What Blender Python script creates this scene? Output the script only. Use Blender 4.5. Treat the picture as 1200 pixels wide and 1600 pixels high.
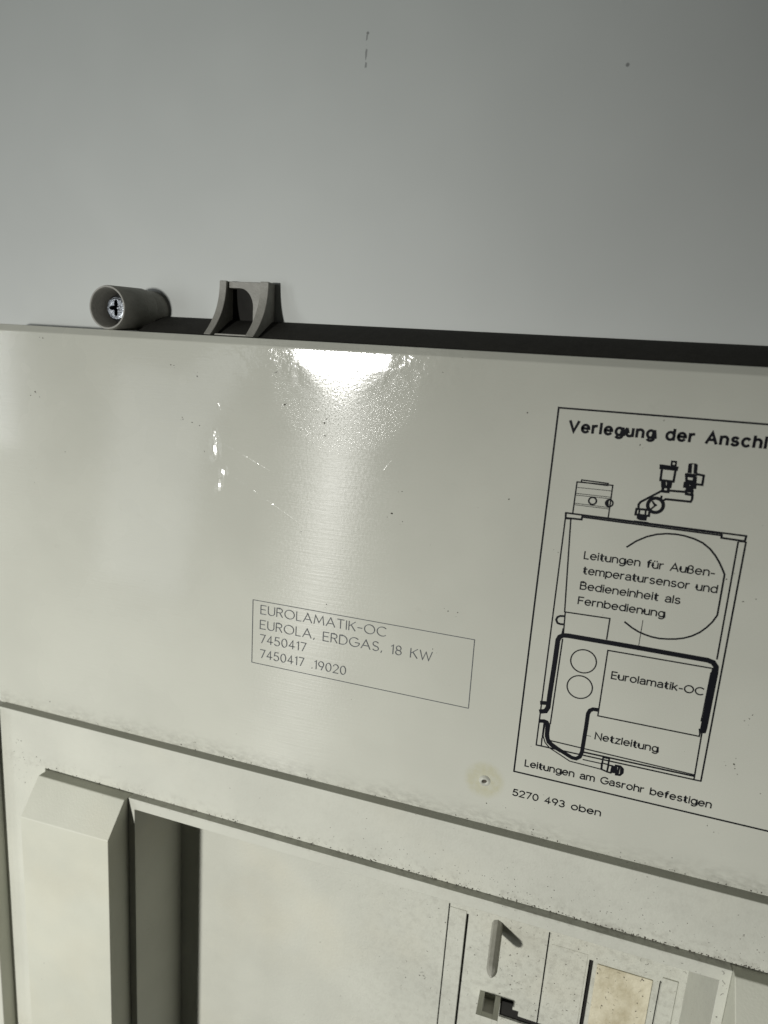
import bpy, bmesh, math, random
from mathutils import Vector, Matrix

for o in list(bpy.data.objects):
    bpy.data.objects.remove(o, do_unlink=True)
SC = bpy.context.scene
COL = SC.collection
S = 0.01                      # one scene unit is 100 mm; everything below is written in millimetres

# ---------------------------------------------------------------- camera
cd = bpy.data.cameras.new('camera')
cam = bpy.data.objects.new('camera', cd)
COL.objects.link(cam)
R = [[0.954068771, 0.067742566, -0.291828246], [0.123912134, -0.976102773, 0.178519355], [-0.272761001, -0.206480803, -0.939663299]]
cam.matrix_world = Matrix(((R[0][0], -R[1][0], -R[2][0], 0), (R[0][1], -R[1][1], -R[2][1], 0),
                           (R[0][2], -R[1][2], -R[2][2], 2.0), (0, 0, 0, 1)))
cd.sensor_fit = 'HORIZONTAL'
cd.sensor_width = 36.0
cd.lens = 36.0 * 1020.185 / 1200.0
cd.clip_start = 0.02
cd.clip_end = 200.0
cd.dof.use_dof = True
cd.dof.focus_distance = 2.22
cd.dof.aperture_fstop = 1.5
SC.camera = cam

# ---------------------------------------------------------------- world and lamps
W = bpy.data.worlds.new('World')
SC.world = W
W.use_nodes = True
W.node_tree.nodes['Background'].inputs[0].default_value = (0.98, 1.0, 0.93, 1)
W.node_tree.nodes['Background'].inputs[1].default_value = 0.03


def aim(o, loc, target, roll=0.0):
    o.location = loc
    q = (Vector(target) - Vector(loc)).to_track_quat('-Z', 'Y')
    o.rotation_euler = (q.to_matrix() @ Matrix.Rotation(roll, 3, 'Z')).to_euler()


ld = bpy.data.lights.new('ceiling_lamp', 'SPOT')
ld.energy = 7200
ld.color = (1.0, 0.99, 0.955)
ld.shadow_soft_size = 0.30
ld.spot_size = math.radians(57)
ld.spot_blend = 1.0
lamp = bpy.data.objects.new('ceiling_lamp', ld)
COL.objects.link(lamp)
aim(lamp, (-5.0, -0.8, 11.2), (-1.6, -4.1, 0.0))

# added fill spot beside the lamp, brightens the table beyond the cover
ld2 = bpy.data.lights.new('table_fill_light', 'SPOT')
ld2.energy = 1500
ld2.color = (0.97, 1.0, 0.97)
ld2.shadow_soft_size = 0.30
ld2.spot_size = math.radians(22)
ld2.spot_blend = 1.0
table_fill = bpy.data.objects.new('table_fill_light', ld2)
COL.objects.link(table_fill)
aim(table_fill, (-5.0, -0.8, 11.25), (-1.35, 2.1, 0.0))

# pale window far up to the left: its dim rectangle is mirrored in the gloss of the plate
wd = bpy.data.lights.new('window_light', 'AREA')
wd.shape = 'RECTANGLE'
wd.size, wd.size_y = 2.6, 5.4
wd.energy = 170
wd.color = (0.93, 0.97, 1.0)
win = bpy.data.objects.new('window_light', wd)
COL.objects.link(win)
aim(win, (-9.75, -2.95, 11.3), (-9.75, -2.95, 0), math.radians(-8))

# broad pale light beyond the left edge: brightens the table top at the left
td = bpy.data.lights.new('side_light', 'AREA')
td.shape = 'RECTANGLE'
td.size, td.size_y = 7.2, 3.0
td.energy = 700
td.color = (0.95, 0.98, 1.0)
sd = bpy.data.objects.new('side_light', td)
COL.objects.link(sd)
aim(sd, (-15.4, 1.1, 11.3), (-15.0, 1.1, 0))

SC.view_settings.view_transform = 'Standard'
SC.view_settings.look = 'None'
SC.view_settings.exposure = 0.0
SC.view_settings.gamma = 1.0
SC.view_settings.use_curve_mapping = False
SC.cycles.max_bounces = 8
SC.cycles.sample_clamp_indirect = 4.0


# ---------------------------------------------------------------- node helpers
class NT:
    def __init__(self, name):
        self.m = bpy.data.materials.new(name)
        self.m.use_nodes = True
        self.t = self.m.node_tree
        self.b = self.t.nodes['Principled BSDF']
        self.co = self.t.nodes.new('ShaderNodeTexCoord').outputs['Object']

    def put(self, sock, v):
        if hasattr(v, 'links'):
            self.t.links.new(v, sock)
        elif isinstance(v, tuple) and len(v) == 3 and sock.type == 'RGBA':
            sock.default_value = v + (1.0,)
        else:
            sock.default_value = v

    def math(self, op, a, b=0.0, c=0.0, clamp=False):
        n = self.t.nodes.new('ShaderNodeMath')
        n.operation = op
        n.use_clamp = clamp
        for i, v in enumerate((a, b, c)):
            self.put(n.inputs[i], v)
        return n.outputs[0]

    def scale(self, v, s):
        n = self.t.nodes.new('ShaderNodeVectorMath')
        n.operation = 'MULTIPLY'
        self.put(n.inputs[0], v)
        n.inputs[1].default_value = s
        return n.outputs[0]

    def add(self, a, b):
        n = self.t.nodes.new('ShaderNodeVectorMath')
        n.operation = 'ADD'
        self.put(n.inputs[0], a)
        self.put(n.inputs[1], b)
        return n.outputs[0]

    def noise(self, vec, scale, detail=2.0, rough=0.55, col=False):
        n = self.t.nodes.new('ShaderNodeTexNoise')
        self.put(n.inputs['Vector'], vec)
        n.inputs['Scale'].default_value = scale
        n.inputs['Detail'].default_value = detail
        n.inputs['Roughness'].default_value = rough
        return n.outputs['Color' if col else 'Fac']

    def ramp(self, v, a, b, lo=0.0, hi=1.0):
        n = self.t.nodes.new('ShaderNodeMapRange')
        n.interpolation_type = 'SMOOTHSTEP'
        for i, x in enumerate((v, a, b, lo, hi)):
            self.put(n.inputs[i], x)
        return n.outputs[0]

    def xyz(self, v=None):
        n = self.t.nodes.new('ShaderNodeSeparateXYZ')
        self.put(n.inputs[0], v or self.co)
        return n.outputs

    def mix(self, f, a, b):
        n = self.t.nodes.new('ShaderNodeMix')
        n.data_type = 'RGBA'
        self.put(n.inputs[0], f)
        self.put(n.inputs[6], a)
        self.put(n.inputs[7], b)
        return n.outputs[2]

    def specks(self, scale, size, density, stretch=(1, 1, 1), warp=0.6):
        """scattered irregular dark specks; density is a number or a socket"""
        v = self.scale(self.co, stretch)
        w = self.scale(self.noise(self.co, scale * 1.7, 2.0, col=True), (warp / scale,) * 3)
        v = self.add(v, w)
        n = self.t.nodes.new('ShaderNodeTexVoronoi')
        self.put(n.inputs['Vector'], v)
        n.inputs['Scale'].default_value = scale
        c = self.t.nodes.new('ShaderNodeSeparateColor')
        self.t.links.new(n.outputs['Color'], c.inputs[0])
        hit = self.math('LESS_THAN', c.outputs[0], density)
        r = self.math('MULTIPLY_ADD', c.outputs[1], size, size * 0.25)
        d = self.math('SUBTRACT', r, n.outputs['Distance'])
        soft = self.ramp(d, 0.0, size * 0.35)
        return self.math('MULTIPLY', hit, soft)

    def spot(self, x, y, r0, r1):
        """1 inside r0 of (x, y) mm, 0 beyond r1"""
        s = self.xyz()
        dx = self.math('SUBTRACT', s[0], x * S)
        dy = self.math('SUBTRACT', s[1], y * S)
        d = self.math('SQRT', self.math('ADD', self.math('MULTIPLY', dx, dx), self.math('MULTIPLY', dy, dy)))
        return self.ramp(d, r0 * S, r1 * S, 1.0, 0.0)

    def bump(self, h, dist, strength=1.0, normal=None):
        n = self.t.nodes.new('ShaderNodeBump')
        n.inputs['Strength'].default_value = strength
        n.inputs['Distance'].default_value = dist
        self.put(n.inputs['Height'], h)
        if normal is not None:
            self.put(n.inputs['Normal'], normal)
        return n.outputs[0]

    def facet(self, x, y, ang, L, w, gx, gy):
        """small flat dent facet at (x, y) mm whose surface slopes by gx, gy"""
        s = self.xyz()
        dx = self.math('SUBTRACT', s[0], x * S)
        dy = self.math('SUBTRACT', s[1], y * S)
        c, sn = math.cos(ang), math.sin(ang)
        a = self.math('MULTIPLY', self.math('ADD', self.math('MULTIPLY', dx, c), self.math('MULTIPLY', dy, sn)), 1.0 / (L * S))
        q = self.math('MULTIPLY', self.math('SUBTRACT', self.math('MULTIPLY', dy, c), self.math('MULTIPLY', dx, sn)), 1.0 / (w * S))
        d = self.math('SQRT', self.math('ADD', self.math('MULTIPLY', a, a), self.math('MULTIPLY', q, q)))
        d = self.math('ADD', d, self.math('MULTIPLY', self.math('SUBTRACT', self.noise(self.co, 45, 2), 0.5), 0.7))
        m = self.ramp(d, 0.1, 1.3, 1.0, 0.0)
        pl = self.math('ADD', self.math('MULTIPLY', dx, gx / 0.01), self.math('MULTIPLY', dy, gy / 0.01))
        return self.math('MULTIPLY', m, pl)

    def ridge(self, pts, r, rise=False):
        """height field of a short raised scratch along a segment, mm"""
        (x0, y0), (x1, y1) = pts
        L = math.hypot(x1 - x0, y1 - y0)
        ux, uy = (x1 - x0) / L, (y1 - y0) / L
        s = self.xyz()
        dx = self.math('SUBTRACT', s[0], x0 * S)
        dy = self.math('SUBTRACT', s[1], y0 * S)
        a = self.math('ADD', self.math('MULTIPLY', dx, ux), self.math('MULTIPLY', dy, uy))
        b = self.math('ABSOLUTE', self.math('SUBTRACT', self.math('MULTIPLY', dx, -uy), self.math('MULTIPLY', dy, -ux)))
        across = self.ramp(b, 0.0, r * S, 1.0, 0.0)
        if rise:                                   # climbs along its length, then drops off
            t = self.math('DIVIDE', self.math('MAXIMUM', a, 0.0), L * S)
            t = self.math('MULTIPLY', t, self.ramp(a, 0.8 * L * S, 1.2 * L * S, 1.0, 0.0))
        else:
            t = self.math('MULTIPLY', self.ramp(a, -0.15 * L * S, 0.3 * L * S), self.ramp(a, 0.6 * L * S, 1.15 * L * S, 1.0, 0.0))
            t = self.math('MULTIPLY', t, self.ramp(self.noise(self.co, 40, 3, 0.7), 0.42, 0.6, 0.0, 1.2))
        return self.math('MULTIPLY', across, t)


def plain(name, col, rough=0.5, metal=0.0, grain=0.0, spec=0.5):
    n = NT(name)
    f = n.noise(n.co, 35, 3)
    n.put(n.b.inputs['Base Color'], n.mix(n.ramp(f, 0.3, 0.7), tuple(c * 0.9 for c in col), tuple(min(1, c * 1.06) for c in col)))
    n.b.inputs['Roughness'].default_value = rough
    n.b.inputs['Metallic'].default_value = metal
    n.b.inputs['Specular IOR Level'].default_value = spec
    if grain:
        n.put(n.b.inputs['Normal'], n.bump(n.noise(n.co, 180, 2), grain))
    return n.m


CREAM = (0.455, 0.459, 0.399)
DIRT = (0.045, 0.040, 0.030)


def cream_panel():
    n = NT('glossy_cream_plate')
    s = n.xyz()
    big = n.noise(n.co, 2.2, 3)
    col = n.mix(n.ramp(big, 0.3, 0.7), tuple(c * 0.965 for c in CREAM), tuple(c * 1.03 for c in CREAM))
    # yellow ring of old glue round the burr
    st = n.math('MULTIPLY', n.spot(-16.5, -131, 4.6, 7.6), n.ramp(n.noise(n.co, 45, 3), 0.2, 0.75, 0.35, 1.0))
    col = n.mix(n.math('MULTIPLY', st, 0.42), col, (0.36, 0.335, 0.165))
    # grey grime that gathers above the step
    gm = n.math('POWER', n.ramp(s[1], -1.48, -1.36, 1.0, 0.0), 1.6)
    gr = n.ramp(n.noise(n.scale(n.co, (0.7, 1.3, 1)), 42, 6, 0.7), 0.30, 0.72)
    bigm = n.ramp(n.noise(n.co, 4.5, 2), 0.35, 0.65, 0.45, 1.0)
    col = n.mix(n.math('MULTIPLY', n.math('MULTIPLY', gm, gr), n.math('MULTIPLY', bigm, 0.55)), col, (0.16, 0.155, 0.13))
    # faint rubbed smudges
    sm = n.ramp(n.noise(n.co, 7.5, 5, 0.7), 0.63, 0.80)
    col = n.mix(n.math('MULTIPLY', sm, 0.14), col, (0.25, 0.24, 0.21))
    dens = n.math('MULTIPLY_ADD', gm, 0.05, 0.012)
    k = n.specks(34, 0.085, dens, warp=0.9)
    col = n.mix(n.math('MULTIPLY', k, 0.8), col, DIRT)
    k2 = n.specks(85, 0.16, n.math('MULTIPLY_ADD', n.ramp(n.noise(n.co, 5, 2), 0.55, 0.7), 0.035, 0.004), warp=0.8)
    col = n.mix(n.math('MULTIPLY', k2, 0.55), col, DIRT)
    n.put(n.b.inputs['Base Color'], col)
    # brushed, mostly level micro lines + orange peel
    lines = n.noise(n.scale(n.co, (0.045, 1.0, 1.0)), 120, 3, 0.6)
    peel = n.noise(n.co, 95, 2, 0.5)
    sc = n.math('MULTIPLY', n.spot(-74, 0, 6, 31), n.ramp(n.noise(n.co, 210, 3, 0.6), 0.55, 0.70))
    nb = n.bump(lines, 0.0006)
    nb = n.bump(peel, 0.00012, 1.0, nb)
    nb = n.bump(sc, 0.00032, 1.0, nb)
    h = None
    for seg, r, hh in ((((-118.42, -26.68), (-98.61, -35.27)), 0.3, 0.02), (((-116.48, -36.53), (-87.19, -52.11)), 0.3, 0.02), (((-119.9, -13.65), (-118.37, -16.13)), 0.35, 0.05), (((-153.4, -55.57), (-145.72, -61.84)), 0.3, 0.02), (((-59.02, -30.34), (-56.68, -26.99)), 0.3, 0.03)):
        q = n.math('MULTIPLY', n.ridge(seg, r, hh > 0.2), hh)
        h = q if h is None else n.math('ADD', h, q)
    for fa in ((-120.7, -25.12, 1.62, 2.9, 1.3, -0.1158, -0.0334), (-117.22, -37.29, 1.25, 2.2, 1.6, -0.1068, -0.0646), (-118.65, -41.98, 1.2, 2.6, 1.2, -0.1105, -0.0767), (-119.39, -14.05, -1.0, 1.2, 0.35, -0.1124, -0.005), (-120.64, -29.11, 1.6, 5.0, 2.0, -0.1063, -0.0401)):
        h = n.math('ADD', h, n.facet(*fa))
    # the sheet is dished a little where it was prised at the top edge
    lim = n.math('ADD', n.ramp(s[1], -0.09, 0.05, 0.07, 0.17), n.math('MULTIPLY', n.math('SUBTRACT', n.noise(n.co, 24, 3), 0.5), 0.07))
    dx = n.math('SMOOTH_MIN', n.math('ABSOLUTE', n.math('ADD', s[0], 0.756)), lim, 0.03)
    u = n.math('DIVIDE', n.math('ADD', s[1], 0.32), 0.37)
    u = n.math('POWER', n.math('MAXIMUM', u, 0.0), 1.8)
    dish = n.math('MULTIPLY', n.math('MULTIPLY', dx, dx), n.math('MULTIPLY', n.ramp(s[1], -0.13, 0.02), 11.5))
    wide = n.math('MULTIPLY', n.ramp(s[0], -1.35, -1.0), n.ramp(s[0], -0.5, -0.15, 1.0, 0.0))
    h = n.math('ADD', h, n.math('MULTIPLY', n.math('MULTIPLY_ADD', u, 1.05, dish), wide))
    nb = n.bump(h, 0.01, 1.0, nb)
    n.put(n.b.inputs['Normal'], nb)
    n.put(n.b.inputs['Roughness'], n.ramp(big, 0.3, 0.7, 0.25, 0.29))
    n.b.inputs['Specular IOR Level'].default_value = 0.14
    n.b.inputs['Anisotropic'].default_value = 1.0
    tg = n.t.nodes.new('ShaderNodeTangent')
    tg.direction_type = 'RADIAL'
    tg.axis = 'Y'
    cx = n.t.nodes.new('ShaderNodeCombineXYZ')
    cx.inputs[1].default_value = 1.0
    n.t.links.new(cx.outputs[0], n.b.inputs['Tangent'])
    n.b.inputs['Coat Weight'].default_value = 0.27
    n.b.inputs['Coat Roughness'].default_value = 0.085
    n.b.inputs['Coat IOR'].default_value = 1.45
    n.put(n.b.inputs['Coat Normal'], n.bump(h, 0.01, 1.0, n.bump(sc, 0.00032, 1.0, n.bump(peel, 0.00012))))
    return n.m


def cream_matt(name, tint=(1, 1, 1), dirty=1.0, floor=False):
    n = NT(name)
    s = n.xyz()
    base = tuple(c * t for c, t in zip(CREAM, tint))
    big = n.noise(n.co, 3.0, 4)
    col = n.mix(n.ramp(big, 0.3, 0.7), tuple(c * 0.95 for c in base), tuple(c * 1.04 for c in base))
    yel = n.ramp(n.noise(n.add(n.co, (3.1, 1.7, 0.0)), 2.0, 3), 0.5, 0.75)
    col = n.mix(n.math('MULTIPLY', yel, 0.10), col, (0.55, 0.47, 0.30))
    if floor:
        dm = n.math('MULTIPLY', n.ramp(s[0], -1.0, 0.1), 1.0)
    else:
        a = n.ramp(s[1], -1.705, -1.63, 1.0, 0.0)
        a = n.math('MULTIPLY', a, n.ramp(s[1], -1.712, -1.704, 0.0, 1.0))
        dm = n.math('ADD', n.math('MULTIPLY', a, 0.9), n.ramp(s[0], -1.5, 0.7, 0.08, 0.35))
    gr = n.ramp(n.noise(n.co, 38, 6, 0.72), 0.42, 0.74)
    cl = n.ramp(n.noise(n.co, 6.5, 3), 0.42, 0.62)
    col = n.mix(n.math('MULTIPLY', n.math('MULTIPLY', dm, gr), 0.34 * dirty), col, (0.16, 0.148, 0.12))
    k = n.specks(42, 0.11, n.math('MULTIPLY', n.math('MULTIPLY', dm, cl), 0.16 * dirty), warp=1.3)
    col = n.mix(n.math('MULTIPLY', k, 0.85), col, DIRT)
    k2 = n.specks(120, 0.24, n.math('MULTIPLY', n.math('MULTIPLY', dm, cl), 0.30 * dirty), warp=1.1)
    col = n.mix(n.math('MULTIPLY', k2, 0.65), col, (0.09, 0.08, 0.06))
    n.put(n.b.inputs['Base Color'], col)
    n.b.inputs['Roughness'].default_value = 0.55
    n.b.inputs['Specular IOR Level'].default_value = 0.35
    nb = n.bump(n.noise(n.co, 120, 3, 0.6), 0.0016 if floor else 0.0008)
    n.put(n.b.inputs['Normal'], nb)
    return n.m


def table_mat():
    n = NT('pale_table_laminate')
    s = n.xyz()
    big = n.noise(n.co, 1.3, 3)
    col = n.mix(n.ramp(big, 0.3, 0.7), (0.47, 0.488, 0.465), (0.50, 0.518, 0.493))
    k = n.specks(7, 0.02, 0.02, warp=0.4)
    col = n.mix(n.math('MULTIPLY', k, 0.6), col, (0.1, 0.1, 0.1))
    # hairline crack and a pit in the laminate
    x = n.math('ADD', s[0], n.math('MULTIPLY', n.noise(n.co, 60, 2), 0.008))
    ln = n.math('MULTIPLY', n.ramp(n.math('ABSOLUTE', n.math('ADD', x, 0.788)), 0.0022, 0.0045, 1.0, 0.0),
                n.math('MULTIPLY', n.ramp(s[1], 0.938, 0.943), n.ramp(s[1], 1.03, 1.035, 1.0, 0.0)))
    ln = n.math('MULTIPLY', ln, n.ramp(n.noise(n.co, 55, 2), 0.42, 0.55))
    pit = n.math('MAXIMUM', n.spot(-0.3, 90.5, 0.34, 0.7), n.spot(-79.0, 103.6, 0.28, 0.6))
    col = n.mix(n.math('MAXIMUM', n.math('MULTIPLY', ln, 0.5), n.math('MULTIPLY', pit, 0.6)), col, (0.05, 0.05, 0.05))
    n.put(n.b.inputs['Base Color'], col)
    n.b.inputs['Roughness'].default_value = 0.5
    n.b.inputs['Specular IOR Level'].default_value = 0.2
    nb = n.bump(n.noise(n.co, 60, 3, 0.6), 0.00006)
    n.put(n.b.inputs['Normal'], n.bump(n.noise(n.co, 3.0, 2), 0.0008, 1.0, nb))
    return n.m


def insert_mat():
    n = NT('yellowed_card')
    f = n.noise(n.scale(n.co, (1, 0.6, 1)), 9, 5, 0.65)
    col = n.mix(n.ramp(f, 0.35, 0.65), (0.36, 0.32, 0.215), (0.52, 0.485, 0.365))
    k = n.specks(48, 0.12, 0.16, warp=1.3)
    col = n.mix(n.math('MULTIPLY', k, 0.85), col, (0.06, 0.045, 0.03))
    n.put(n.b.inputs['Base Color'], col)
    n.b.inputs['Roughness'].default_value = 0.7
    n.put(n.b.inputs['Normal'], n.bump(n.noise(n.co, 70, 4), 0.003))
    return n.m


M = dict(
    panel=cream_panel(),
    frame=cream_matt('matt_cream_frame'),
    block=cream_matt('matt_cream_block', (1.0, 1.0, 0.97), 0.25),
    floor=cream_matt('gritty_cream_floor', (0.98, 0.98, 0.98), 1.0, True),
    taupe=plain('grey_brown_plastic', (0.25, 0.245, 0.215), 0.55, grain=0.0012),
    skirt=plain('shaded_grey_brown_plastic', (0.022, 0.0215, 0.0185), 0.7, spec=0.15, grain=0.0012),  # near-black copy of the grey-brown plastic, skirt's shade put into its colour
    pin=plain('shaded_cream_plastic', (0.28, 0.275, 0.235), 0.4, grain=0.0006),  # cream darkened for unlit faces, shade put into the colour
    ink=plain('black_print', (0.006, 0.0065, 0.009), 0.5, spec=0.12),
    pale_ink=plain('grey_print', (0.11, 0.117, 0.122), 0.5, spec=0.15),
    grit=plain('brown_grit', (0.06, 0.052, 0.04), 0.9),
    steel=plain('zinc_plated_steel', (0.13, 0.137, 0.145), 0.28, 1.0, grain=0.0012),
    shadow=plain('inner_shade_plastic', (0.016, 0.0155, 0.0135), 0.8, spec=0.2),  # dark colour standing in for shade in gaps and hollows
    card=insert_mat(), table=table_mat(),
)

# ---------------------------------------------------------------- mesh helpers (millimetres)
BASE = Vector((-44.2, -160.0, -26.2)) * S
root = bpy.data.objects.new('control_panel_cover', None)
COL.objects.link(root)
root.location = BASE
root.empty_display_size = 0.2
root['label'] = 'cream plastic boiler control cover with printed wiring diagram, lying on the pale table'
root['category'] = 'control cover'


class MB:
    def __init__(self):
        self.b = bmesh.new()

    def v(self, p):
        return self.b.verts.new((p[0] * S, p[1] * S, p[2] * S))

    def face(self, pts):
        return self.b.faces.new([self.v(p) for p in pts])

    def hull(self, verts, faces):
        vs = [self.v(p) for p in verts]
        for f in faces:
            self.b.faces.new([vs[i] for i in f])

    def box(self, x0, x1, y0, y1, z0, z1):
        v = [(x, y, z) for z in (z0, z1) for y in (y0, y1) for x in (x0, x1)]
        self.hull(v, ((0, 2, 3, 1), (4, 5, 7, 6), (0, 1, 5, 4), (2, 6, 7, 3), (0, 4, 6, 2), (1, 3, 7, 5)))

    def prism(self, prof, axis, a, b):
        """closed profile of (u, v) extruded along an axis from a to b"""
        def P(u, v, w):
            return {'x': (w, u, v), 'y': (u, w, v), 'z': (u, v, w)}[axis]
        n = len(prof)
        vs = [P(u, v, a) for u, v in prof] + [P(u, v, b) for u, v in prof]
        self.hull(vs, [tuple(range(n)), tuple(range(2 * n - 1, n - 1, -1))] + [(i, (i + 1) % n, n + (i + 1) % n, n + i) for i in range(n)])

    def lathe(self, cx, cy, prof, n=48, cap0=False, cap1=False):
        rings = []
        for r, z in prof:
            rings.append([self.v((cx + r * math.cos(2 * math.pi * i / n), cy + r * math.sin(2 * math.pi * i / n), z)) for i in range(n)])
        for a, b in zip(rings, rings[1:]):
            for i in range(n):
                self.b.faces.new((a[i], a[(i + 1) % n], b[(i + 1) % n], b[i]))
        if cap0:
            self.b.faces.new(rings[0])
        if cap1:
            self.b.faces.new(rings[-1])

    def plate(self, xs, ys, holes, z0, z1):
        """slab cut on a grid; cells whose centre lies in a hole stay open"""
        xs, ys = sorted(set(xs)), sorted(set(ys))
        def full(i, j):
            if not (0 <= i < len(xs) - 1 and 0 <= j < len(ys) - 1):
                return False
            cx, cy = (xs[i] + xs[i + 1]) / 2, (ys[j] + ys[j + 1]) / 2
            return not any(a < cx < b and c < cy < d for a, b, c, d in holes)
        for i in range(len(xs) - 1):
            for j in range(len(ys) - 1):
                if not full(i, j):
                    continue
                x0, x1, y0, y1 = xs[i], xs[i + 1], ys[j], ys[j + 1]
                self.face(((x0, y0, z1), (x1, y0, z1), (x1, y1, z1), (x0, y1, z1)))
                self.face(((x0, y0, z0), (x0, y1, z0), (x1, y1, z0), (x1, y0, z0)))
                if not full(i - 1, j): self.face(((x0, y0, z0), (x0, y0, z1), (x0, y1, z1), (x0, y1, z0)))
                if not full(i + 1, j): self.face(((x1, y0, z0), (x1, y1, z0), (x1, y1, z1), (x1, y0, z1)))
                if not full(i, j - 1): self.face(((x0, y0, z0), (x1, y0, z0), (x1, y0, z1), (x0, y0, z1)))
                if not full(i, j + 1): self.face(((x0, y1, z0), (x0, y1, z1), (x1, y1, z1), (x1, y1, z0)))
        bmesh.ops.remove_doubles(self.b, verts=self.b.verts, dist=1e-6)

    def ribbon(self, pts, w, z, closed=False):
        """flat mitred line of width w"""
        p = [Vector(q[:2]) for q in pts]
        n = len(p)
        h = w / 2
        L, Rr = [], []
        for i in range(n):
            a = p[i] - p[i - 1] if (i or closed) else p[1] - p[0]
            b = p[(i + 1) % n] - p[i] if (i < n - 1 or closed) else p[-1] - p[-2]
            a.normalize(); b.normalize()
            na, nb = Vector((-a.y, a.x)), Vector((-b.y, b.x))
            m = na + nb
            if m.length < 0.2: m = nb
            m.normalize()
            k = h / max(0.45, m.dot(nb))
            q = p[i].copy()
            if not closed and i == 0: q -= b * h * 0.6
            if not closed and i == n - 1: q += a * h * 0.6
            L.append(self.v((*(q + m * k), z))); Rr.append(self.v((*(q - m * k), z)))
        for i in range(n if closed else n - 1):
            j = (i + 1) % n
            self.b.faces.new((Rr[i], Rr[j], L[j], L[i]))

    def build(self, name, mat, parent=None, bevel=0.0, smooth=False, seg=2, top=False, kind=None):
        bmesh.ops.recalc_face_normals(self.b, faces=self.b.faces)
        me = bpy.data.meshes.new(name)
        self.b.to_mesh(me)
        self.b.free()
        me.materials.append(mat)
        o = bpy.data.objects.new(name, me)
        COL.objects.link(o)
        if parent is not None:
            o.parent = parent
            if parent is root:
                o.location = -BASE
        if smooth:
            for f in me.polygons:
                f.use_smooth = True
        if bevel:
            b = o.modifiers.new('edge', 'BEVEL')
            b.width = bevel * S
            b.segments = seg
            b.limit_method = 'ANGLE'
            b.angle_limit = math.radians(32)
            for f in me.polygons:
                f.use_smooth = True
            b.harden_normals = True
        if kind:
            o['kind'] = kind
        return o


def up(mb):
    """flat print always faces up"""
    for f in mb.b.faces:
        f.normal_update()
        if f.normal.z < 0:
            f.normal_flip()


# ---------------------------------------------------------------- the setting
def tz(y):
    return -20.0 + 0.035 * (y - 16.0)           # the cover's top edge lies a little closer to the table


t = MB()
t.prism([(-1400, tz(-1400)), (-1400, tz(-1400) - 30), (1100, tz(1100) - 30), (1100, tz(1100))], 'x', -1500, 1400)
tab = t.build('table_surface', M['table'])
tab['kind'] = 'structure'

# ---------------------------------------------------------------- the cover
X0, X1 = -219.8, 131.4
XC = (X0 + X1) / 2
YB = -330.0

p = MB()
p.prism([(6.3, 0), (8.75, -2.2), (8.9, -6.5), (8.9, -14), (-149, -14), (-149, 0)], 'x', X0 - 3, X1 + 3)
panel = p.build('label_plate', M['panel'], root, 0.35, seg=3)

w = MB()
w.prism([(8.5, -7.0), (9.5, -7.6), (15.0, -17.2), (15.6, -19.95), (8.5, -19.95)], 'x', -157.2, X1 + 3)
w.build('rear_skirt', M['skirt'], root, 0.5)

f = MB()
f.plate([X0, -196, 107.6, X1], [YB, -170.3, -147.2], [(-196, 107.6, YB - 1, -170.3)], -23.8, 4.3)
for v in f.b.verts:                                    # slightly undercut lip over the plate
    if abs(v.co.y + 1.472) < 1e-4:
        v.co.y = -1.4705 if v.co.z > 0 else -1.487
f.build('frame_ledge', M['frame'], root, 0.3, seg=3)

for sx in (0, 1):
    r = MB()
    a, b = ((X0 - 4.0, X0) if not sx else (X1, X1 + 4.0))
    r.prism([(-147.6, 10.6), (YB, 10.6), (YB, tz(YB) + 0.05), (-147.6, tz(-147.6) + 0.05)], 'x', a, b)
    r.build('side_rim', M['frame'], root, 0.5)

r = MB()
r.plate([-152.8, -149.8, 61.4, 64.4], [YB, -174.7, -170.3], [(-149.8, 61.4, YB - 1, -174.7)], -25.8, 7.4)
for v in r.b.verts:                                    # slightly undercut outer wall
    if abs(v.co.y + 1.703) < 1e-4:
        v.co.y = -1.7015 if v.co.z > 0 else -1.7205
r.build('recess_rim', M['frame'], root, 0.25, seg=3)


def block(mirror):
    vs = [(-194.9, -170.7, 2), (-152.85, -170.7, 2), (-194.5, -170.05, 9.3), (-152.9, -170.05, 9.3),
          (-153.0, -181.4, 19), (-194.6, -182.6, 19), (-153.2, YB, 19), (-194.6, YB, 19),
          (-152.85, YB, 2), (-206.5, YB, 2), (-206.5, -192, 2), (-152.85, -170.2, 7.2), (-152.85, YB, 7.2)]
    fs = [(0, 1, 11, 3, 2), (2, 3, 4, 5), (5, 4, 6, 7), (3, 11, 12, 6, 4), (11, 1, 8, 12),
          (2, 5, 10), (0, 2, 10), (5, 7, 9, 10), (6, 12, 8, 9, 7), (0, 10, 9, 8, 1)]
    if mirror:
        vs = [(2 * XC - x, y, z) for x, y, z in vs]
    k = MB()
    k.hull(vs, fs)
    o = k.build('raised_block', M['block'], root, 0.35, seg=3)
    return o


block(False)
block(True)

fl = MB()
holes = [(-26.95, -26.4, YB, -204.2), (-19.55, -18.7, YB, -206.7), (12.05, 12.6, -246.6, -204.2), (27.75, 29.3, YB, -210.9),
         (-2.5, 27.75, -249.6, -246.6), (-2.5, 2.4, -246.6, -240.3), (2.4, 4.8, -246.6, -244.3), (52.7, 53.2, -300, -211.0)]
xs = [-149.8, 61.4] + [h[0] for h in holes] + [h[1] for h in holes]
ys = [-174.7, YB] + [h[2] for h in holes] + [h[3] for h in holes]
fl.plate(xs, ys, holes, -25.4, -24.5)
fl.build('recess_floor', M['floor'], root)
bk = MB()
bk.box(-149.8, 61.4, YB, -174.7, -26.3, -25.9)
bk.build('back_sheet', M['shadow'], root)  # darkened so the shallow slits look deep in shade

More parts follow.
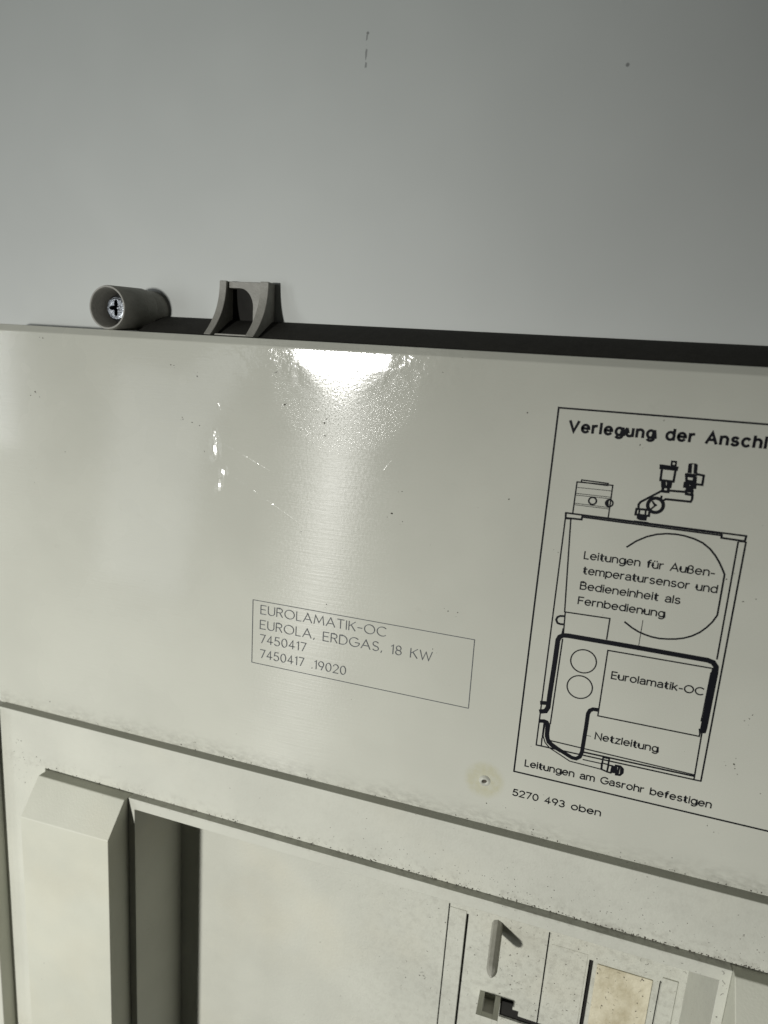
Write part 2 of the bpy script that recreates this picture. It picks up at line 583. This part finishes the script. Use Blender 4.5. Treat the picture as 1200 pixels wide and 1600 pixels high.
# shallow steps moulded in the floor
st = MB()
st.box(-26.3, -19.65, YB, -205.5, -24.6, -24.2)
st.box(13.4, 27.0, -246.3, -209, -24.6, -24.3)
st.box(53.35, 58.6, -300, -209.0, -24.6, -23.9)
st.build('moulded_pad', M['floor'], root, 0.12)

# card insert
c = MB()
c.box(30.7, 50.3, -300, -211.5, -24.55, -23.9)
c.build('card_insert', M['card'], root, 0.25)

# guide pin
g = MB()
px, py = -7.3, -207.5
prof = [(2.2, -24.6), (2.05, -7.0), (1.8, -6.0), (0.4, -4.2)]
g.lathe(px, py, prof, 8, True, True)
for v in g.b.verts:
    v.co.y -= (v.co.z + 0.245) * 0.2
    v.co.x += (v.co.z + 0.245) * 0.03
pin = g.build('guide_pin', M['pin'], root, 0.22)

# snap latch: upright frame with a window
l = MB()
x0, x1, y0, y1, z0, z1 = -11.0, -2.6, -243.2, -240.0, -24.6, -11.8


def tip(mb):
    for v in mb.b.verts:
        v.co.y += 0.16 * (v.co.z + 0.245)


l.box(x0, x0 + 2.1, y0, y1, z0, z1)
l.box(x1 - 2.1, x1, y0, y1, z0, z1)
l.box(x0 + 2.1, x1 - 2.1, y0, y1, z1 - 2.6, z1)
tip(l)
l.build('snap_latch', M['frame'], root, 0.12)
l = MB()
l.box(x0 + 2.15, x1 - 2.15, y0 + 0.1, y1 - 2.5, z0, z1 - 4.4)
tip(l)
l.build('latch_tongue', M['pin'], root, 0.1)  # tongue takes the darkened cream, its shade is in the colour

# burr left by a pin in the plate
b = MB()
prof = [(0.75, 0.05), (0.8, 0.6), (1.15, 0.95), (1.6, 0.6), (2.0, 0.02)]
b.lathe(-16.4, -131.2, prof, 20)
for v in b.b.verts:
    a = math.atan2(v.co.y + 1.312, v.co.x + 0.164)
    v.co.z *= 0.75 + 0.45 * math.sin(a * 1.0 - 0.8)
b.build('burr', M['frame'], root, smooth=True)
b = MB()
b.lathe(-16.4, -131.2, [(0.02, 0.06), (0.9, 0.07)], 20)
up(b)
b.build('burr_pit', M['grit'], root)

# hanging hook on the rear skirt
def gusset(mb, xa, xb):
    front, back = [], []
    n = 16
    for i in range(n + 1):
        y = 9.2 + (28.3 - 9.2) * i / n
        q = (28.3 - y) / 19.1
        front.append((y, -14.0 + 10.2 * q ** 2.3))
        back.append((y, -19.2))
    mb.prism(front + back[::-1], 'x', xa, xb)


h = MB()
edge = [(-121.0 + 5.3 * math.cos(a), 19.6 + 6.4 * math.sin(a)) for a in [math.pi / 2 * i / 14 for i in range(15)]]
h.prism([(-112.3, 9.2), (-112.3, 28.2), (-125.6, 28.2), (-125.6, 26.0)] + edge[::-1] + [(-115.7, 9.2)], 'z', -18.4, -15.4)
hook = h.build('hanging_hook', M['taupe'], root, 0.2)
for xa, xb in ((-128.3, -125.5), (-112.4, -109.1)):
    h = MB()
    gusset(h, xa, xb)
    h.build('gusset', M['taupe'], hook, 0.3)
h = MB()
h.box(-125.45, -112.45, 9.2, 9.8, -16.5, -6.0)
h.build('hook_base', M['taupe'], hook, 0.2)
h = MB()
h.box(-125.9, -111.1, 9.6, 27.4, -19.4, -18.8)
h.build('hook_pocket_shade', M['shadow'], hook)  # added dark sheet that stands in for the pocket's shade
# screw sleeve
TX, TY = -165.2, 16.3
def lean(mb):
    """the sleeve slants away to the right"""
    for v in mb.b.verts:
        v.co.x += (-0.01 - v.co.z) * 0.30
        v.co.y += (-0.01 - v.co.z) * 0.06


s = MB()
s.lathe(TX, TY, [(6.5, -12), (6.6, -1.4), (6.9, -1.0), (7.4, -1.0), (7.6, -1.5), (7.55, -13.6), (7.35, -14.2), (7.0, -14.4), (7.0, -18.6), (6.6, -19.9)], 64)
s.lathe(TX, TY, [(6.5, -12), (4.0, -12.2), (0.3, -12.2)], 64)
lean(s)
sl = s.build('screw_sleeve', M['taupe'], root, smooth=True)
sl.modifiers.new('edge', 'EDGE_SPLIT').split_angle = math.radians(40)


def screw():
    k = MB()
    n = 60
    def rr(i, star):
        a = 2 * math.pi * i / n
        return a
    prof = [(4.7, -12.0), (4.7, -5.8), (4.4, -5.0), (3.8, -4.6), (3.0, -4.45)]
    k.lathe(TX, TY, prof, n)
    # cross recess
    ring = []
    for i in range(n):
        a = 2 * math.pi * i / n + 0.5
        r = 1.15 + 1.25 * max(0.0, math.cos(2 * a)) ** 1.0 if abs(math.cos(2 * a)) > 0 else 1.15
        r = 1.1 + 1.8 * abs(math.cos(2 * a)) ** 2.2
        ring.append((r, a))
    outer = [k.v((TX + 3.0 * math.cos(a), TY + 3.0 * math.sin(a), -4.45)) for r, a in ring]
    inner = [k.v((TX + r * math.cos(a), TY + r * math.sin(a), -4.45)) for r, a in ring]
    deep = [k.v((TX + r * .75 * math.cos(a), TY + r * .75 * math.sin(a), -6.8)) for r, a in ring]
    for A, Bq in ((outer, inner), (inner, deep)):
        for i in range(n):
            k.b.faces.new((A[i], A[(i + 1) % n], Bq[(i + 1) % n], Bq[i]))
    k.b.faces.new(deep)
    bmesh.ops.remove_doubles(k.b, verts=k.b.verts, dist=1e-6)
    lean(k)
    o = k.build('screw', M['steel'], sl)
    w_ = MB()
    w_.lathe(TX, TY, [(4.65, -9.0), (6.5, -9.0), (6.5, -8.4), (4.65, -8.4)], 40)
    lean(w_)
    w_.build('washer', M['shadow'], sl)  # ring in the same dark colour that stands in for shade


screw()

# ---------------------------------------------------------------- print on the plate
PR = {"circ":[[[5.76,-32.48],1.07,0.36],[[10.49,-32.59],1.01,0.36],[[23.07,-31.68],2.09,0.75],[[9.51,-82.79],3.8,0.3],[[9.46,-91.47],3.78,0.3]],"lines":[[[[1.96,-26.62],[9.43,-26.83],[9.37,-27.46],[1.89,-27.27]],0.3,1],[[[0.7,-27.35],[10.77,-27.25],[10.78,-37.01]],0.3,0],[[[0.7,-27.35],[0.63,-37.03]],0.32,0],[[[0.8,-28.98],[10.89,-28.91]],0.14,0],[[[0.82,-30.78],[10.99,-30.79]],0.14,0],[[[0.84,-31.31],[11.01,-31.26]],0.14,0],[[[0.89,-33.77],[10.96,-33.9]],0.14,0],[[[0.9,-34.25],[10.92,-34.33]],0.14,0],[[[18.66,-33.27],[18.54,-31.96],[18.98,-31.17],[24.09,-27.34]],0.5,0],[[[26.33,-27.01],[30.55,-26.9]],0.5,0],[[[32.3,-27.45],[32.38,-28.84],[32.13,-29.52],[25.51,-29.57],[24.89,-30.08]],0.5,0],[[[24.31,-28.84],[24.25,-29.83]],0.45,0],[[[18.16,-33.34],[21.71,-33.22],[21.76,-34.99],[18.09,-35.01]],0.5,1],[[[18.98,-33.34],[19.02,-35.12]],0.4,0],[[[20.71,-33.3],[20.75,-35.01]],0.4,0],[[[25.59,-18.67],[26.67,-18.68],[26.71,-19.83],[25.6,-19.82]],0.4,1],[[[22.88,-20.13],[27.17,-20.31],[27.1,-20.9],[22.94,-20.83]],0.55,1],[[[23.27,-21.05],[23.34,-24.28],[26.82,-24.32],[26.87,-20.92]],0.5,0],[[[23.86,-24.44],[24.08,-25.93],[26.17,-25.95],[26.25,-24.43]],0.55,0],[[[24.48,-24.58],[24.67,-25.86]],0.6,0],[[[25.44,-24.58],[25.62,-25.86]],0.6,0],[[[24.27,-26.12],[24.4,-27.41],[25.85,-27.41],[25.79,-26.06]],0.6,1],[[[29.85,-22.26],[32.01,-22.35],[32.02,-23.73],[30.17,-23.73]],0.55,1],[[[32.66,-21.57],[34.33,-21.77],[34.36,-24.43],[32.71,-24.4]],0.5,0],[[[29.88,-24.4],[32.53,-24.53],[32.57,-25.38],[29.89,-25.37]],0.6,1],[[[30.61,-24.43],[30.68,-25.38]],0.6,0],[[[31.74,-24.41],[31.81,-25.36]],0.6,0],[[[30.51,-26.59],[32.07,-26.55],[32.06,-27.54],[30.63,-27.43]],0.6,1],[[[-1.36,-37.0],[47.69,-37.4]],0.4,0],[[[3.71,-37.68],[41.55,-38.1]],0.38,0],[[[3.4,-37.28],[41.48,-37.68]],0.2,0],[[[-1.36,-37.0],[-1.22,-38.54],[3.39,-38.44],[3.48,-37.49]],0.45,0],[[[41.52,-37.89],[41.56,-38.78],[47.58,-38.94],[47.69,-37.4]],0.45,0],[[[-1.29,-38.83],[-1.32,-114.15]],0.33,0],[[[0.31,-38.96],[2.04,-67.92]],0.33,0],[[[2.23,-73.4],[2.08,-75.51]],0.3,0],[[[2.5,-76.77],[2.18,-105.89]],0.33,0],[[[45.95,-39.44],[46.1,-74.74]],0.36,0],[[[47.89,-39.16],[47.88,-114.31]],0.38,0],[[[45.74,-98.45],[45.93,-113.91]],0.34,0],[[[-1.32,-114.15],[47.88,-114.31]],0.36,0],[[[2.64,-111.58],[45.87,-112.7]],0.3,0],[[[13.26,-113.1],[45.82,-113.17]],0.42,0],[[[0.16,-111.54],[0.31,-114.07]],0.3,0],[[[0.23,-106.06],[0.27,-113.65]],0.3,0],[[[17.1,-44.95],[19.48,-42.79],[22.0,-41.18],[24.57,-40.11],[27.19,-39.54],[29.69,-39.36],[32.04,-39.52],[34.61,-40.02],[37.04,-40.91],[39.16,-42.37],[40.87,-44.16],[42.2,-46.0],[43.23,-47.73],[44.03,-49.22],[44.08,-55.47],[44.09,-61.54],[43.11,-63.83],[41.86,-65.74],[40.29,-67.55],[38.45,-68.97],[36.39,-70.04],[34.26,-70.73],[32.07,-71.14],[29.84,-71.39],[27.69,-71.28],[25.7,-70.9],[23.78,-70.33],[21.91,-69.45],[19.64,-68.01]],0.4,0],[[[2.23,-67.88],[15.33,-67.68],[15.27,-74.38]],0.32,0],[[[2.23,-67.88],[2.52,-74.75]],0.32,0],[[[2.03,-69.27],[0.9,-69.41],[0.14,-69.9],[-0.16,-70.85],[0.37,-71.8],[1.21,-72.03],[2.08,-71.94]],0.5,0],[[[24.58,-66.6],[24.53,-74.61]],0.15,0],[[[-1.26,-102.27],[0.23,-101.78],[0.83,-100.31],[0.84,-95.64],[1.09,-84.86],[1.14,-77.32],[1.55,-76.2],[2.49,-75.5],[4.15,-75.34],[23.18,-75.38],[43.71,-75.58],[45.27,-75.97],[46.25,-77.19],[46.4,-78.93],[46.21,-96.71],[46.09,-97.92],[45.25,-98.12]],1.15,0],[[[-1.4,-99.24],[0.67,-98.94]],1.0,0],[[[45.12,-94.46],[46.35,-94.47]],0.9,0],[[[16.08,-77.86],[45.45,-77.84],[45.22,-99.91],[15.98,-99.82]],0.32,1],[[[45.12,-79.19],[44.92,-94.8]],0.18,0],[[[15.79,-97.86],[14.33,-97.93],[13.45,-98.57],[13.02,-99.77],[13.03,-104.19],[12.87,-113.2],[12.44,-115.0],[11.4,-115.91],[10.07,-115.87],[7.97,-114.99],[5.51,-113.89],[3.18,-112.63],[2.02,-111.32],[1.64,-109.51],[1.63,-106.49],[1.01,-105.51],[0.15,-105.33],[-1.1,-105.55]],0.95,0],[[[0.5,-106.0],[0.48,-110.55],[1.33,-112.63],[2.86,-114.16],[6.4,-115.76],[9.58,-117.25],[19.78,-117.67]],0.28,0],[[[0.87,-106.29],[1.14,-110.39],[1.99,-112.47],[3.47,-113.63],[6.29,-114.83]],0.28,0],[[[13.51,-115.68],[19.36,-115.7]],0.28,0],[[[13.58,-107.21],[14.8,-107.18]],0.13,0],[[[19.39,-113.44],[21.22,-113.43],[21.13,-118.07],[19.29,-117.61]],0.4,1],[[[19.5,-115.48],[21.27,-115.51]],0.35,0],[[[21.29,-115.66],[22.42,-115.67],[22.26,-118.16],[21.13,-118.07]],0.4,1],[[[23.49,-115.32],[24.75,-115.26],[25.58,-115.98],[25.66,-117.27],[24.99,-118.2],[23.89,-118.3]],0.55,1],[[[24.43,-115.23],[24.35,-118.18]],0.5,0],[[[112.0,-6.43],[-7.12,-6.19],[-7.28,-125.26],[112.0,-126.01]],0.4,1]],"fills":[[[10.36,-31.6],[9.83,-32.04],[9.57,-32.7],[9.94,-33.29],[10.53,-33.59],[10.3,-32.61]],[[21.85,-30.67],[22.22,-30.4],[22.94,-31.19],[23.37,-31.36],[23.53,-31.78],[23.06,-32.06],[22.11,-33.17],[21.77,-32.88],[22.62,-31.78]],[[18.5,-35.03],[21.36,-35.04],[21.26,-36.5],[19.53,-36.57],[18.56,-36.18]],[[17.92,-36.78],[21.92,-36.79],[21.91,-37.06],[17.92,-37.09]],[[22.92,-20.02],[25.42,-20.14],[25.73,-19.61],[26.73,-19.72],[27.2,-20.25],[27.18,-20.74],[26.62,-20.31],[22.89,-20.49]],[[24.01,-25.72],[26.14,-25.73],[26.15,-26.23],[24.05,-26.26]],[[29.92,-18.85],[30.88,-18.8],[31.14,-21.48],[30.03,-21.5]],[[31.37,-18.81],[32.34,-18.85],[32.56,-21.54],[31.59,-21.5]],[[30.38,-18.66],[31.82,-18.61],[32.34,-18.85],[29.93,-18.94]],[[29.45,-21.56],[32.66,-21.57],[32.66,-22.17],[29.54,-22.13]],[[31.8,-22.26],[32.67,-22.27],[32.82,-24.5],[31.9,-24.17]],[[30.08,-23.74],[31.92,-23.7],[31.91,-24.28],[30.11,-24.2]],[[30.14,-25.49],[32.3,-25.52],[32.33,-26.37],[30.39,-26.49]],[[-1.33,-38.5],[0.41,-38.5],[0.4,-38.89],[-1.33,-38.95]],[[45.88,-38.97],[47.85,-38.9],[47.83,-39.33],[45.9,-39.39]],[[18.91,-115.44],[19.56,-115.46],[19.7,-117.5],[19.11,-117.46]],[[22.26,-115.71],[23.49,-115.32],[23.84,-117.93],[22.26,-118.16]],[[24.77,-115.37],[25.58,-115.98],[25.66,-117.27],[24.92,-118.14]]],"text":[["Verlegung der Ansch",[-3.73,-13.02],[47.44,-13.37],3.68],["Leitungen für Außen-",[5.42,-50.42],[41.62,-50.42],2.63],["temperatursensor und",[5.7,-55.12],[42.99,-55.22],2.22],["Bedieneinheit als",[5.46,-60.01],[33.88,-60.2],2.57],["Fernbedienung",[5.42,-64.8],[30.27,-64.67],2.42],["Eurolamatik-OC",[18.06,-86.86],[44.36,-86.82],2.58],["Netzleitung",[15.95,-107.96],[34.68,-107.61],2.39],["Leitungen am Gasrohr befestigen",[-4.19,-122.59],[52.02,-122.8],2.41],["5270 493 oben",[-6.89,-134.12],[21.26,-134.14],2.63],["N1",[-101.33,-86.79],[-54.27,-86.9],3.53],["N2",[-101.4,-92.43],[-37.95,-92.69],3.53],["N3",[-101.23,-97.78],[-83.14,-97.46],3.22],["N4",[-101.04,-103.56],[-67.86,-104.04],3.32]]}
zi = [0.030]


def nz():
    zi[0] += 0.0004
    return zi[0]


d = MB()
for pts, wd_, cl in PR['lines']:
    d.ribbon(pts, wd_ * 1.3, nz(), bool(cl))
for pts in PR['fills']:
    d.face([(x, y, nz()) for x, y in pts][:]) if False else d.face([(x, y, zi[0] + 0.001) for x, y in pts])
    nz()
for (cx_, cy_), r_, wd_ in PR['circ']:
    d.ribbon([(cx_ + r_ * math.cos(i * math.pi / 24), cy_ + r_ * math.sin(i * math.pi / 24)) for i in range(48)], wd_ * 1.3, nz(), True)
up(d)
me_print = d


# plotter lettering: single strokes on a unit-high body
def arc(cx, cy, rx, ry, a0, a1, n=14):
    return [(cx + rx * math.cos(math.radians(a0 + (a1 - a0) * i / n)), cy + ry * math.sin(math.radians(a0 + (a1 - a0) * i / n))) for i in range(n + 1)]
GL = {
    'E': (.55, [[(.55, 0), (0, 0), (0, 1), (.55, 1)], [(0, .52), (.48, .52)]]),
    'U': (.66, [[(0, 1)] + arc(.33, .33, .33, .33, 180, 360) + [(.66, 1)]]),
    'R': (.60, [[(0, 0), (0, 1), (.32, 1)] + arc(.32, .75, .25, .25, 90, -90, 9) + [(0, .5)], [(.3, .5), (.6, 0)]]),
    'O': (.98, [arc(.49, .5, .49, .5, 0, 360, 30)]),
    'L': (.46, [[(0, 1), (0, 0), (.46, 0)]]),
    'A': (.86, [[(0, 0), (.43, 1), (.86, 0)], [(.15, .34), (.71, .34)]]),
    'M': (.98, [[(0, 0), (.12, 1), (.49, .2), (.86, 1), (.98, 0)]]),
    'T': (.66, [[(0, 1), (.66, 1)], [(.33, 1), (.33, 0)]]),
    'I': (.02, [[(.01, 0), (.01, 1)]]),
    'K': (.62, [[(0, 0), (0, 1)], [(.6, 1), (0, .45)], [(.2, .62), (.62, 0)]]),
    '-': (.42, [[(0, .45), (.42, .45)]]),
    'C': (.86, [arc(.49, .5, .49, .5, 48, 312, 24)]),
    'D': (.74, [[(0, 0), (0, 1), (.28, 1)] + arc(.28, .5, .46, .5, 90, -90, 14) + [(0, 0)]]),
    'G': (.92, [arc(.49, .5, .49, .5, 48, 345, 24) + [(.95, .47), (.55, .47)]]),
    'S': (.56, [arc(.28, .75, .26, .25, 30, 270, 12) + arc(.28, .25, .28, .25, 90, -150, 12)]),
    'W': (1.1, [[(0, 1), (.27, 0), (.55, .9), (.83, 0), (1.1, 1)]]),
    '1': (.18, [[(0, .84), (.17, 1), (.17, 0)]]),
    '8': (.52, [arc(.26, .75, .22, .25, -90, 270, 18), arc(.26, .26, .26, .25, 90, 450, 18)]),
    '7': (.52, [[(0, 1), (.52, 1), (.16, 0)]]),
    '4': (.56, [[(.38, 0), (.38, 1), (0, .28), (.56, .28)]]),
    '5': (.50, [[(.46, 1), (.08, 1), (.03, .55)] + arc(.22, .31, .28, .31, 120, -150, 14)]),
    '0': (.54, [arc(.27, .5, .27, .5, 0, 360, 26)]),
    '9': (.54, [arc(.27, .69, .27, .31, 0, 360, 20), [(.53, .62), (.30, 0)]]),
    '2': (.52, [arc(.26, .72, .26, .28, 170, -35, 12) + [(0, 0), (.52, 0)]]),
    ',': (.10, [[(.08, .10), (.02, -.10)]]),
    '.': (.06, [[(.02, .0), (.05, .05)]]),
    ' ': (.40, []),
}

# grotesque lettering for the diagram, as centre lines on a unit-high capital
XH = .73
BOWL = arc(.31, .365, .31, .365, 0, 360, 26)
GR = dict(GL)
GR.update({
    'e': (.62, [[(.01, .38), (.615, .38)] + arc(.31, .365, .305, .365, 8, 318, 22)]),
    'r': (.34, [[(0, 0), (0, XH)], [(0, .42)] + arc(.30, .42, .30, .29, 170, 85, 8)]),
    'l': (.02, [[(.01, 0), (.01, 1)]]),
    'g': (.60, [arc(.30, .375, .29, .355, 0, 360, 26), [(.60, XH), (.60, -.03)] + arc(.31, -.03, .29, .24, 0, -145, 12)]),
    'u': (.54, [[(0, XH), (0, .28)] + arc(.27, .28, .27, .28, 180, 350, 12), [(.54, XH), (.54, 0)]]),
    'n': (.54, [[(0, 0), (0, XH)], arc(.27, .45, .27, .28, 170, 0, 12) + [(.54, 0)]]),
    'd': (.61, [BOWL, [(.61, 1), (.61, 0)]]),
    'b': (.61, [[(u, v) for u, v in BOWL], [(0, 1), (0, 0)]]),
    'p': (.61, [BOWL, [(0, XH), (0, -.27)]]),
    'a': (.54, [arc(.27, .49, .25, .24, 155, 0, 10) + [(.52, .06), (.56, 0)], [(.52, .42), (.24, .40)] + arc(.2, .2, .2, .2, 90, 270, 9) + arc(.27, .25, .25, .25, 280, 360, 6)]),
    's': (.50, [arc(.25, .545, .215, .185, 30, 255, 11) + arc(.25, .185, .245, .185, 80, -155, 11)]),
    'c': (.58, [arc(.31, .365, .31, .365, 48, 312, 20)]),
    'h': (.54, [[(0, 0), (0, 1)], arc(.27, .45, .27, .28, 170, 0, 12) + [(.54, 0)]]),
    'i': (.02, [[(.01, 0), (.01, XH)], [(.01, .90), (.01, 1.0)]]),
    't': (.38, [[(.14, .95), (.14, .17)] + arc(.31, .17, .17, .17, 180, 275, 7) + [(.38, .01)], [(0, .70), (.37, .70)]]),
    'f': (.36, [[(.14, 0), (.14, .82)] + arc(.31, .82, .17, .18, 180, 85, 7) + [(.37, .99)], [(0, .70), (.35, .70)]]),
    '\u00fc': (.54, [[(0, XH), (0, .28)] + arc(.27, .28, .27, .28, 180, 350, 12), [(.54, XH), (.54, 0)], [(.14, .90), (.14, .98)], [(.40, .90), (.40, .98)]]),
    '\u00df': (.58, [[(0, 0), (0, .74)] + arc(.25, .74, .25, .26, 180, -40, 14) + [(.26, .53)] + arc(.28, .26, .29, .27, 85, -120, 14)]),
    '-': (.34, [[(0, .36), (.34, .36)]]),
    'm': (.92, [[(0, 0), (0, XH)], arc(.23, .48, .23, .25, 170, 0, 10) + [(.46, 0)], arc(.69, .48, .23, .25, 170, 0, 10) + [(.92, 0)]]),
    'o': (.62, [BOWL]),
    'k': (.50, [[(0, 0), (0, 1)], [(.46, XH), (0, .28)], [(.16, .42), (.50, 0)]]),
    'z': (.48, [[(.02, XH), (.46, XH), (0, 0), (.49, 0)]]),
    'B': (.62, [[(0, 0), (0, 1), (.32, 1)] + arc(.32, .77, .24, .23, 90, -90, 10) + [(0, .54)], [(.32, .54)] + arc(.34, .27, .28, .27, 90, -90, 10) + [(0, 0)]]),
    'F': (.54, [[(0, 0), (0, 1), (.55, 1)], [(0, .52), (.48, .52)]]),
    'N': (.68, [[(0, 0), (0, 1), (.68, 0), (.68, 1)]]),
    'V': (.78, [[(0, 1), (.39, 0), (.78, 1)]]),
    'A': (.80, [[(0, 0), (.40, 1), (.80, 0)], [(.14, .33), (.66, .33)]]),
    'G': (.84, [arc(.45, .5, .45, .5, 45, 350, 24) + [(.89, .46), (.52, .46)]]),
    'O': (.92, [arc(.46, .5, .46, .5, 0, 360, 30)]),
    '3': (.52, [arc(.25, .75, .23, .25, 150, -80, 14) + arc(.25, .27, .27, .27, 80, -150, 14)]),
    ' ': (.36, []),
})


def lettering(mb, font, body, a, b, cap, wd_, gap=0.24, fit=None):
    def run(t):
        return sum(font[ch][0] for ch in t) + gap * (len(t) - 1)
    k = (b[0] - a[0] - wd_) / run(fit or body)
    x = a[0] + wd_ / 2
    hh = cap - wd_
    for ch in body:
        wdt, lines = font[ch]
        for ln in lines:
            mb.ribbon([(x + u * k, a[1] + wd_ / 2 + v * hh) for u, v in ln], wd_, nz())
        x += (wdt + gap) * k


for i, (body, a, b_, cap) in enumerate(PR['text'][:9]):
    if i == 0:
        lettering(me_print, GR, 'Verlegung der Anschl', a, b_, 3.65, 0.77, 0.36, body)
    else:
        lettering(me_print, GR, body, a, b_, 2.6, 0.37, 0.215)
up(me_print)


def flat_build(mb, name, mat, parent, kind=None):
    me = bpy.data.meshes.new(name)
    mb.b.to_mesh(me)
    mb.b.free()
    me.materials.append(mat)
    o = bpy.data.objects.new(name, me)
    COL.objects.link(o)
    o.parent = parent
    if parent is root:
        o.location = -BASE
    if kind:
        o['kind'] = kind
    return o


flat_build(me_print, 'wiring_diagram', M['ink'], root)['label'] = 'black printed wiring diagram of a boiler'

q = MB()


q.ribbon([(-104.4, -81.9), (-24.6, -82.1), (-24.3, -106.3), (-104.2, -105.9)], 0.22, nz(), True)
N = PR['text'][9:]
lettering(q, GL, 'EUROLAMATIK-OC', N[0][1], N[0][2], 3.5, 0.27)
lettering(q, GL, 'EUROLA, ERDGAS, 18 KW', N[1][1], N[1][2], 3.5, 0.27)
lettering(q, GL, '7450417', N[2][1], N[2][2], 3.4, 0.27)
lettering(q, GL, '7450417 .19020', N[3][1], N[3][2], 3.4, 0.27)
up(q)
flat_build(q, 'rating_plate_print', M['pale_ink'], root)['label'] = 'grey printed rating box with four lines of plotter lettering'

# ---------------------------------------------------------------- loose grit
rnd = random.Random(7)
gq = MB()


def fleck(x, y, z, r):
    n = rnd.randint(5, 8)
    e = rnd.uniform(0.45, 1.0)
    a0 = rnd.uniform(0, 6.3)
    pts = []
    for i in range(n):
        a = 2 * math.pi * i / n
        rr = r * rnd.uniform(0.6, 1.25)
        u, v = rr * math.cos(a), rr * e * math.sin(a)
        pts.append((x + u * math.cos(a0) - v * math.sin(a0), y + u * math.sin(a0) + v * math.cos(a0), z))
    top = (x, y, z + r * 0.5)
    for i in range(n):
        gq.face((pts[i], pts[(i + 1) % n], top))


def fibre(x, y, z, L, w):
    a = rnd.uniform(0, 6.3)
    cur = rnd.uniform(-1.2, 1.2)
    pts = [(x, y)]
    for i in range(4):
        a += cur * rnd.uniform(0.2, 0.9)
        x += L / 4 * math.cos(a)
        y += L / 4 * math.sin(a)
        pts.append((x, y))
    gq.ribbon(pts, w, z)


for x, y, r in [(-55.43, -44.04, 0.4), (-56.85, -45.5, 0.17600000000000002), (-51.58, -46.31, 0.2), (-94.76, -12.12, 0.36000000000000004), (-80.35, -17.0, 0.32000000000000006), (-79.91, -21.14, 0.32000000000000006), (-88.64, -20.03, 0.24), (-79.75, -15.7, 0.2), (-197.21, -15.38, 0.4), (-199.38, -16.96, 0.24), (-195.23, -17.13, 0.24), (-133.46, -20.25, 0.24), (-129.86, -21.05, 0.27999999999999997), (-126.8, -21.9, 0.24), (-192.68, 4.4, 0.24), (-194.13, 4.56, 0.2), (-184.33, -36.77, 0.24), (-138.39, -1.93, 0.24), (-137.11, -2.07, 0.24), (-127.98, -5.16, 0.24), (-133.72, -19.6, 0.2), (-52.55, -36.51, 0.2), (-15.93, -8.4, 0.24), (-18.59, -34.92, 0.24), (-42.47, 1.63, 0.24), (-58.65, -11.7, 0.2), (-34.09, -73.98, 0.24), (-30.93, -73.87, 0.24), (-38.03, -87.92, 0.2), (-76.39, -78.82, 0.24), (56.01, -104.57, 0.16000000000000003), (55.81, -106.53, 0.36000000000000004), (56.21, -107.92, 0.2), (57.18, -109.59, 0.2), (53.7, -107.5, 0.2), (57.42, -91.28, 0.24), (58.04, -89.91, 0.2), (56.21, -92.18, 0.16000000000000003), (50.0, -56.37, 0.32000000000000006), (53.07, -55.08, 0.24), (44.74, -50.53, 0.24), (-2.13, -49.42, 0.16000000000000003), (16.52, -14.82, 0.24), (64.14, -114.16, 0.24), (51.89, -128.56, 0.16000000000000003), (53.95, -130.2, 0.16000000000000003), (-8.53, -139.27, 0.2), (-14.98, -139.37, 0.27999999999999997), (1.17, -144.77, 0.32000000000000006), (0.87, -145.83, 0.24), (28.95, -145.09, 0.24), (43.88, -142.37, 0.24), (-133.71, -146.37, 0.4), (-127.46, -144.02, 0.24), (-111.01, -146.75, 0.36000000000000004), (-196.33, -142.0, 0.32000000000000006), (-83.35, -83.31, 0.24)]:
    fleck(x, y, 0.06, r)
    if rnd.random() < 0.4:
        fleck(x + rnd.uniform(-1.5, 1.5), y + rnd.uniform(-1.5, 1.5), 0.06, r * 0.5)
for i in range(110):                                   # crumbs along the foot of both steps
    x = rnd.uniform(-215, 75)
    if rnd.random() < 0.35 + 0.5 * (x + 215) / 290:
        fleck(x, -147.2 + abs(rnd.gauss(0, 0.35)) + 0.15, 0.04, rnd.uniform(0.10, 0.32))
for i in range(260):
    x = rnd.uniform(-195, 78) if rnd.random() < 0.4 else rnd.uniform(-60, 78)
    fleck(x, -170.25 + abs(rnd.gauss(0, 0.45)) + 0.1, 4.33, rnd.uniform(0.10, 0.36))
for i in range(170):                                   # stray grit on the frame
    x = rnd.uniform(-60, 78)
    fleck(x, -168.5 + abs(rnd.gauss(0, 6)), 4.33, rnd.uniform(0.06, 0.2))
for i in range(560):                                   # grit and fibres on the recess floor
    x = rnd.gauss(20, 32)
    y = rnd.uniform(-252, -186)
    if not (-60 < x < 60) or any(a - .3 < x < b + .3 and c_ - .3 < y < d_ + .3 for a, b, c_, d_ in holes):
        continue
    z = -23.88 if 30.7 < x < 50.3 and y < -211.5 else (-24.18 if -26.3 < x < -19.6 and y < -205.5 else (-24.28 if 13.4 < x < 27 and -246 < y < -209 else -24.47))
    if rnd.random() < 0.2:
        fibre(x, y, z, rnd.uniform(0.5, 1.7), rnd.uniform(0.07, 0.15))
    else:
        fleck(x, y, z, 0.07 + 0.3 * rnd.random() ** 2.2)
for i in range(90):                                    # on the right end of the rim
    x, y = rnd.uniform(45, 64), rnd.uniform(-200, -171)
    if y < -174.5 and x < 61.6:
        continue
    (fibre(x, y, 7.43, rnd.uniform(0.5, 1.6), 0.14) if rnd.random() < .5 else fleck(x, y, 7.42, rnd.uniform(0.1, 0.3)))
for i in range(26):
    fleck(rnd.uniform(-215, -197), rnd.uniform(-180, -160), 4.33, rnd.uniform(0.1, 0.3))
for f_ in gq.b.faces:
    f_.normal_update()
    if f_.normal.z < 0:
        f_.normal_flip()
flat_build(gq, 'loose_grit', M['grit'], root, 'stuff')
